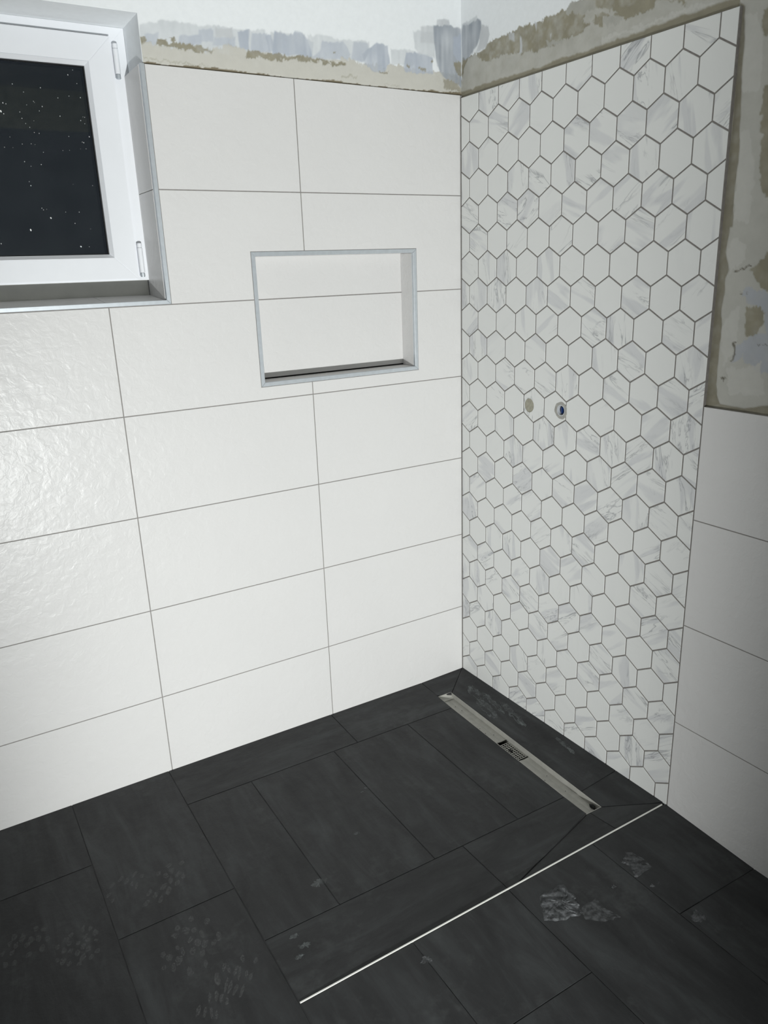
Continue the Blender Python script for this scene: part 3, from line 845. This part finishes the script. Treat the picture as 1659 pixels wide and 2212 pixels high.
def blob(cx, cy, cz, rx, ry, rz, seed, name, mat, parent, loc=None):
    r = random.Random(seed); bm = bmesh.new()
    bmesh.ops.create_icosphere(bm, subdivisions=2, radius=1)
    for v in bm.verts:
        k = 1 + r.uniform(-0.22, 0.22)
        v.co = Vector((cx + v.co.x * rx * k, cy + v.co.y * ry * k, cz + v.co.z * rz * k))
    return link(name, to_mesh(bm, name, True), mat, parent)
blob(DW - 0.006, -DL + 0.030, -0.016, 0.0045, 0.012, 0.007, 5, 'grime', M['dark'], drain)
for i in range(9):
    blob(random.uniform(-0.012, 0.012), random.uniform(-DL + 0.03, DL - 0.03) if i else 0.1, -DD + 0.004, 0.0013, 0.0018, 0.0008, 20 + i, 'mortar_crumb', M['dark'], drain)

# ------------------------------------------------------------------ outlets in the hexagon wall
def disc(bm, x, cy, cz, r, x2=None, seg=40, jitter=0.0, seed=1, dome=0.0):
    rr = random.Random(seed)
    pts = []
    ph = rr.uniform(0, 6)
    for i in range(seg):
        a = 2 * math.pi * i / seg
        k = 1 + jitter * (0.6 * math.sin(3 * a + ph) + 0.4 * math.sin(7 * a + 2 * ph)) + rr.uniform(-1, 1) * jitter * 0.4
        pts.append((cy + r * k * math.cos(a), cz + r * k * math.sin(a)))
    return pts
def ring_mesh(name, outer, inner, x_front, x_back, chamfer=0.0006):
    """annulus facing the room (towards -x)"""
    bm = bmesh.new(); n = len(outer)
    of = [bm.verts.new((x_front, *p)) for p in outer]; ob_ = [bm.verts.new((x_back, *p)) for p in outer]
    if inner:
        inf = [bm.verts.new((x_front, *p)) for p in inner]; inb = [bm.verts.new((x_back, *p)) for p in inner]
    for i in range(n):
        j = (i + 1) % n
        bm.faces.new((of[i], of[j], ob_[j], ob_[i]))
        if inner:
            bm.faces.new((of[i], inf[i], inf[j], of[j])); bm.faces.new((inf[i], inb[i], inb[j], inf[j]))
            bm.faces.new((ob_[i], ob_[j], inb[j], inb[i]))
    if not inner:
        bm.faces.new(of); bm.faces.new(ob_[::-1])
    return to_mesh(bm, name)
o = link('wall_plug', ring_mesh('wall_plug', disc(None, 0, 0, 0, 0.0216, jitter=0.006, seed=3), None, 0.0012, 0.0101), M['plug'], None, (0, -PLUG[0], PLUG[1]))
props(o, 'round putty-filled hole in a hexagon tile', 'wall plug')
outlet = empty('pipe_outlet', (0, -PIPE[0], PIPE[1]))
props(outlet, 'open water pipe end with blue plug in hexagon wall', 'pipe outlet')
link('mortar_collar', ring_mesh('mortar_collar', disc(None, 0, 0, 0, 0.0262, jitter=0.05, seed=8), disc(None, 0, 0, 0, 0.0172), -0.0012, 0.0101), M['seal'], outlet)
link('pipe', ring_mesh('pipe', disc(None, 0, 0, 0, 0.0172), disc(None, 0, 0, 0, 0.0146), -0.0008, 0.039), M['pipe'], outlet)
bm = bmesh.new()
bmesh.ops.create_cone(bm, cap_ends=True, segments=32, radius1=0.0139, radius2=0.0115, depth=0.012, matrix=Matrix.Translation((0.013, 0, 0)) @ Matrix.Rotation(-math.pi / 2, 4, 'Y'))
bm_box(bm, 0.002, 0.008, -0.0018, 0.0018, -0.009, 0.009)
link('plug', to_mesh(bm, 'plug'), M['blue'], outlet)

# ------------------------------------------------------------------ window
win = empty('window_1', ((WX0 + WX1) / 2, 0.16, 1.5385))
props(win, 'white plastic casement window with dark night glass', None, 'structure')
FX0, FX1, FZ0, FZ1 = WX0 + 0.012, WX1 - 0.0005, 1.5385, WZ1 - 0.0005      # fixed frame
SX1, SZ0, SZ1 = -1.0605, 1.5425, 2.1615                                    # sash outline
SX0 = FX0 + 0.045
GX1, GZ0, GZ1 = -1.1315, 1.6115, 2.0885                                   # glass edge
GX0 = SX0 + 0.071
def ring_bars(name, outer, inner, y0, y1, mat, parent, bev=0.0012, y_in=None):
    """four mitred bars between two rectangles; the inner edge may sit deeper (a sloping bead)"""
    ox0, ox1, oz0, oz1 = outer; ix0, ix1, iz0, iz1 = inner
    y_in = y0 if y_in is None else y_in
    quads = [((ox0, oz0), (ox1, oz0), (ix1, iz0), (ix0, iz0)), ((ix0, iz1), (ix1, iz1), (ox1, oz1), (ox0, oz1)),
             ((ox0, oz0), (ix0, iz0), (ix0, iz1), (ox0, oz1)), ((ix1, iz0), (ox1, oz0), (ox1, oz1), (ix1, iz1))]
    res = []
    inn = {(ix0, iz0), (ix1, iz0), (ix0, iz1), (ix1, iz1)}
    for q in quads:
        bm = bmesh.new()
        p = list(q)
        if area2(p) < 0: p = p[::-1]
        f = [bm.verts.new((a, y_in if (a, b) in inn else y0, b)) for a, b in p]
        r = [bm.verts.new((a, y1, b)) for a, b in p]
        bm.faces.new(f); bm.faces.new(r[::-1])
        for i in range(4): bm.faces.new((f[i], r[i], r[(i + 1) % 4], f[(i + 1) % 4]))
        bmesh.ops.bevel(bm, geom=[e for e in bm.edges if all(v in f for v in e.verts)], offset=bev, segments=2, affect='EDGES')
        res.append(link(name, to_mesh(bm, name), mat, parent))
    return res
ring_bars('frame_bar', (FX0, FX1, FZ0, FZ1), (FX0 + 0.05, FX1 - 0.05, FZ0 + 0.02, FZ1 - 0.05), 0.155, 0.22, M['pvc'], win, 0.0008)
sash = empty('sash'); sash.parent = win
ring_bars('sash_rail', (SX0, SX1, SZ0, SZ1), (GX0 - 0.009, GX1 + 0.009, GZ0 - 0.009, GZ1 + 0.009), 0.138, 0.215, M['pvc'], sash, 0.0012)
ring_bars('glazing_bead', (GX0 - 0.0088, GX1 + 0.0088, GZ0 - 0.0088, GZ1 + 0.0088), (GX0, GX1, GZ0, GZ1), 0.1405, 0.17, M['pvc'], sash, 0.0006, 0.153)
ring_bars('gasket', (GX0 - 0.0005, GX1 + 0.0005, GZ0 - 0.0005, GZ1 + 0.0005), (GX0 + 0.0022, GX1 - 0.0022, GZ0 + 0.0022, GZ1 - 0.0022), 0.1585, 0.17, M['gasket'], sash, 0.0003)
def pane(y0, y1):
    bm = bmesh.new(); bm_box(bm, GX0 - 0.004, GX1 + 0.004, y0, y1, GZ0 - 0.004, GZ1 + 0.004)
    return link('pane', to_mesh(bm, 'pane'), M['glass'], sash)
pane(0.1605, 0.1645); pane(0.1805, 0.1845)
boxes('sill_profile', [(FX0, FX1 - 0.0125, 0.1655, 0.22, 1.478, FZ0)], M['pvc_grey'], win)
# black strip painting in the shadow gap between frame top and sash
boxes('shadow_gap_strip', [(SX0 + 0.003, SX1 - 0.001, 0.1505, 0.156, SZ1 + 0.0002, SZ1 + 0.0035)], M['gasket'], win)
def hinge(z0, z1, x):
    h = empty('hinge'); h.parent = win
    def cyl(name, a, b, r, mat, yy=0.1425):
        bm = bmesh.new()
        bmesh.ops.create_cone(bm, cap_ends=True, segments=20, radius1=r, radius2=r, depth=b - a, matrix=Matrix.Translation((x, yy, (a + b) / 2)))
        bmesh.ops.bevel(bm, geom=[e for e in bm.edges if abs(e.verts[0].co.z - e.verts[1].co.z) < 1e-6], offset=0.001, segments=2, affect='EDGES')
        link(name, to_mesh(bm, name), mat, h)
    cyl('hinge_cover', z0 + 0.012, z1 - 0.012, 0.0075, M['pvc'])
    cyl('hinge_cap', z1 - 0.0115, z1, 0.0072, M['pvc'])
    cyl('hinge_pin', z0, z0 + 0.0115, 0.0066, M['alu'])
    boxes('hinge_leaf', [(x - 0.006, x + 0.006, 0.1445, 0.1555, z0 + 0.004, z1 - 0.004)], M['pvc'], h)
hinge(2.061, 2.146, -1.0475); hinge(1.547, 1.640, -1.0475)
for o in [x for x in bpy.data.objects if x.parent == win]: o.matrix_parent_inverse = Matrix.Translation(win.location).inverted()
# splashes of plaster on the glass
r = random.Random(3); bm = bmesh.new()
for i in range(70):
    cx, cz = r.uniform(-1.42, GX1 - 0.01), r.uniform(GZ0 + 0.01, GZ1 - 0.01)
    if i < 20: cz = r.uniform(1.9, GZ1 - 0.01)
    s = r.choice((0.0005, 0.0006, 0.0007, 0.0009, 0.0018 if i % 5 == 0 else 0.0007)); a0 = r.uniform(0, 3)
    k = r.uniform(1.0, 2.0)
    vs = [bm.verts.new((cx + s * (math.cos(t) - 0.3 * math.sin(t)), 0.1602 - (0.0004 if q else 0), cz + s * k * math.sin(t))) for q in (0, 1) for t in [2 * math.pi * j / 7 for j in range(7)]]
    bm.faces.new(vs[7:])
    for j in range(7): bm.faces.new((vs[j], vs[(j + 1) % 7], vs[7 + (j + 1) % 7], vs[7 + j]))
sp = link('plaster_specks', to_mesh(bm, 'plaster_specks'), M['speck'], sash); sp['kind'] = 'stuff'

# ------------------------------------------------------------------ rest of the room
props(boxes('wall_left', [(X_LEFT - 0.2, X_LEFT, Y_REAR - 0.2, 0.36, -0.25, Z_CEIL)], M['white']), 'plain white left wall', None, 'structure')
wf = boxes('wall_front', [(X_LEFT, 0.35, Y_REAR - 0.2, Y_REAR, -0.25, 2.50)], M['reargrey'])
props(wf, 'grey wall behind the photographer', None, 'structure')
boxes('plaster_strip', [(X_LEFT, 0.35, Y_REAR - 0.2, Y_REAR, 2.5005, Z_CEIL)], M['filler'], wf)
props(boxes('ceiling', [(X_LEFT - 0.2, 0.35, Y_REAR - 0.2, 0.36, Z_CEIL, Z_CEIL + 0.2)], M['ceil']), 'bare ceiling', None, 'structure')

# ------------------------------------------------------------------ dirt on the floor: shoe prints, chalky smears, dried mortar
def lug(bm, cx, cy, ln, wd, ang, seed, z):
    r = random.Random(seed); pts = []
    for j in range(9):
        t = 2 * math.pi * j / 9; k = r.uniform(0.7, 1.15)
        px, py = ln * k * math.cos(t), wd * k * math.sin(t)
        pts.append((cx + px * math.cos(ang) - py * math.sin(ang), cy + px * math.sin(ang) + py * math.cos(ang)))
    lo = [bm.verts.new((a, b, z(a, b) + 0.0001)) for a, b in pts]; hi = [bm.verts.new((a, b, z(a, b) + 0.0005)) for a, b in pts]
    bm.faces.new(hi)
    for j in range(9): bm.faces.new((lo[j], lo[(j + 1) % 9], hi[(j + 1) % 9], hi[j]))
def shoe_print(cx, cy, ang, rows, cols, sl_, sw, seed, zf, lab):
    r = random.Random(seed); bm = bmesh.new()
    for i in range(rows):
        for j in range(cols):
            u = (i - (rows - 1) / 2) / max(1, rows - 1) * 2; v = (j - (cols - 1) / 2) / max(1, cols - 1) * 2
            if u * u + v * v > 1.5 or r.random() < 0.22: continue
            px, py = u * sl_ + r.uniform(-1, 1) * 0.005, v * sw + r.uniform(-1, 1) * 0.004
            lug(bm, cx + px * math.cos(ang) - py * math.sin(ang), cy + px * math.sin(ang) + py * math.cos(ang), sl_ / rows * r.uniform(0.7, 1.3), sw / cols * r.uniform(0.6, 1.0), ang + r.uniform(0.2, 0.8), seed * 99 + i * 17 + j, zf)
    o = link('shoe_print', to_mesh(bm, 'shoe_print'), M['dust'], floor); o['kind'] = 'stuff'; o['label'] = lab
flat = lambda x, y: 0.0
shoe_print(-1.698, -0.492, 0.9, 5, 5, 0.050, 0.042, 1, flat, 'dusty shoe print with tread marks')
shoe_print(-1.583, -0.566, 0.7, 5, 6, 0.048, 0.048, 2, flat, 'dusty shoe print with tread marks')
shoe_print(-1.352, -0.475, 0.5, 6, 4, 0.075, 0.034, 3, flat, 'faint dusty shoe print')
shoe_print(-1.445, -0.43, 0.5, 4, 4, 0.045, 0.03, 4, flat, 'faint dusty shoe print')
shoe_print(-1.355, -0.715, 0.8, 6, 6, 0.07, 0.055, 5, flat, 'faint dusty shoe print')
shoe_print(-1.318, -0.868, 0.6, 5, 6, 0.075, 0.035, 6, flat, 'dusty shoe print with tread marks')
def smear(name, pts, mat, zf, lab, h=0.0006, seed=1, warp=0.004):
    """thin irregular film or crust lying on the floor"""
    r = random.Random(seed); out = []
    for i in range(len(pts)):
        a, b = pts[i], pts[(i + 1) % len(pts)]
        for t in (0, 0.25, 0.5, 0.75):
            out.append((a[0] + (b[0] - a[0]) * t + r.uniform(-1, 1) * warp, a[1] + (b[1] - a[1]) * t + r.uniform(-1, 1) * warp))
    bm = bmesh.new()
    lo = [bm.verts.new((a, b, zf(a, b) + 0.0001)) for a, b in out]
    cx = sum(p[0] for p in out) / len(out); cy = sum(p[1] for p in out) / len(out)
    rings = [lo]
    for k in (0.9, 0.7, 0.45, 0.2):
        rings.append([bm.verts.new((cx + (a - cx) * k, cy + (b - cy) * k, zf(a, b) + 0.0001 + h * r.uniform(0.35, 1.4))) for a, b in out])
    n = len(out)
    for q in range(len(rings) - 1):
        for i in range(n): bm.faces.new((rings[q][i], rings[q][(i + 1) % n], rings[q + 1][(i + 1) % n], rings[q + 1][i]))
    bm.faces.new(rings[-1])
    o = link(name, to_mesh(bm, name), mat, floor)
    o['label'] = lab
    return o
smear('mortar_patch', [(-0.538, -1.057), (-0.473, -1.066), (-0.477, -1.108), (-0.489, -1.136), (-0.50, -1.165), (-0.549, -1.155), (-0.59, -1.128), (-0.57, -1.083)], M['mortar'], z_out, 'pale crust of dried tile adhesive', 0.0025, 4, 0.005)
smear('mortar_smear', [(-0.49, -1.15), (-0.44, -1.147), (-0.442, -1.174), (-0.43, -1.22), (-0.47, -1.215), (-0.51, -1.18)], M['film'], z_out, 'thin grey smear of adhesive', 0.0006, 5)
smear('film_scrap', [(-0.251, -1.074), (-0.232, -1.083), (-0.233, -1.099), (-0.225, -1.121), (-0.233, -1.156), (-0.297, -1.156), (-0.284, -1.122), (-0.279, -1.093)], M['film'], z_out, 'crinkled translucent scrap lying flat', 0.002, 6, 0.002)
for i, (a, b, s) in enumerate(((-0.258, -1.201, 0.010), (-0.284, -1.196, 0.006), (-0.369, -1.143, 0.006), (-0.065, -1.062, 0.012), (-0.158, -1.214, 0.014),
                               (-0.268, -1.324, 0.018), (-0.901, -1.062, 0.012), (-0.283, -1.098, 0.005), (-0.293, -1.15, 0.005))):
    smear('mortar_speck', [(a + s * math.cos(t) * (1.3 if k % 2 else 0.8), b + s * math.sin(t)) for k, t in enumerate([2 * math.pi * j / 6 for j in range(6)])],
          M['mortar'] if s < 0.009 else M['film'], z_out, 'pale speck of dried adhesive', 0.0012, 30 + i, s * 0.25)
for i, (a, b, s) in enumerate(((-1.133, -0.827, 0.012), (-1.123, -0.865, 0.016), (-1.149, -0.888, 0.012), (-1.003, -0.704, 0.022), (-0.826, -0.593, 0.010), (-0.70, -0.43, 0.008), (-0.72, -0.44, 0.006))):
    smear('dust_smear', [(a + s * math.cos(t), b + s * 0.5 * math.sin(t)) for t in [2 * math.pi * j / 6 for j in range(6)]], M['dust2'], lambda x, y: z_main(x, y), 'pale dust smear', 0.0004, 60 + i, s * 0.3)
for i, (a, b, l_, w_) in enumerate(((-0.072, -0.18, 0.06, 0.02), (-0.10, -0.28, 0.07, 0.02), (-0.05, -0.37, 0.09, 0.014), (-0.06, -0.27, 0.08, 0.012), (-0.033, -0.62, 0.05, 0.008))):
    smear('dust_smear', [(a + w_ * math.cos(t) + 0.15 * l_ * math.sin(t), b + l_ * math.sin(t)) for t in [2 * math.pi * j / 8 for j in range(8)]], M['dust2'], z_side, 'chalky white smear beside the shower channel', 0.0004, 80 + i, 0.005)
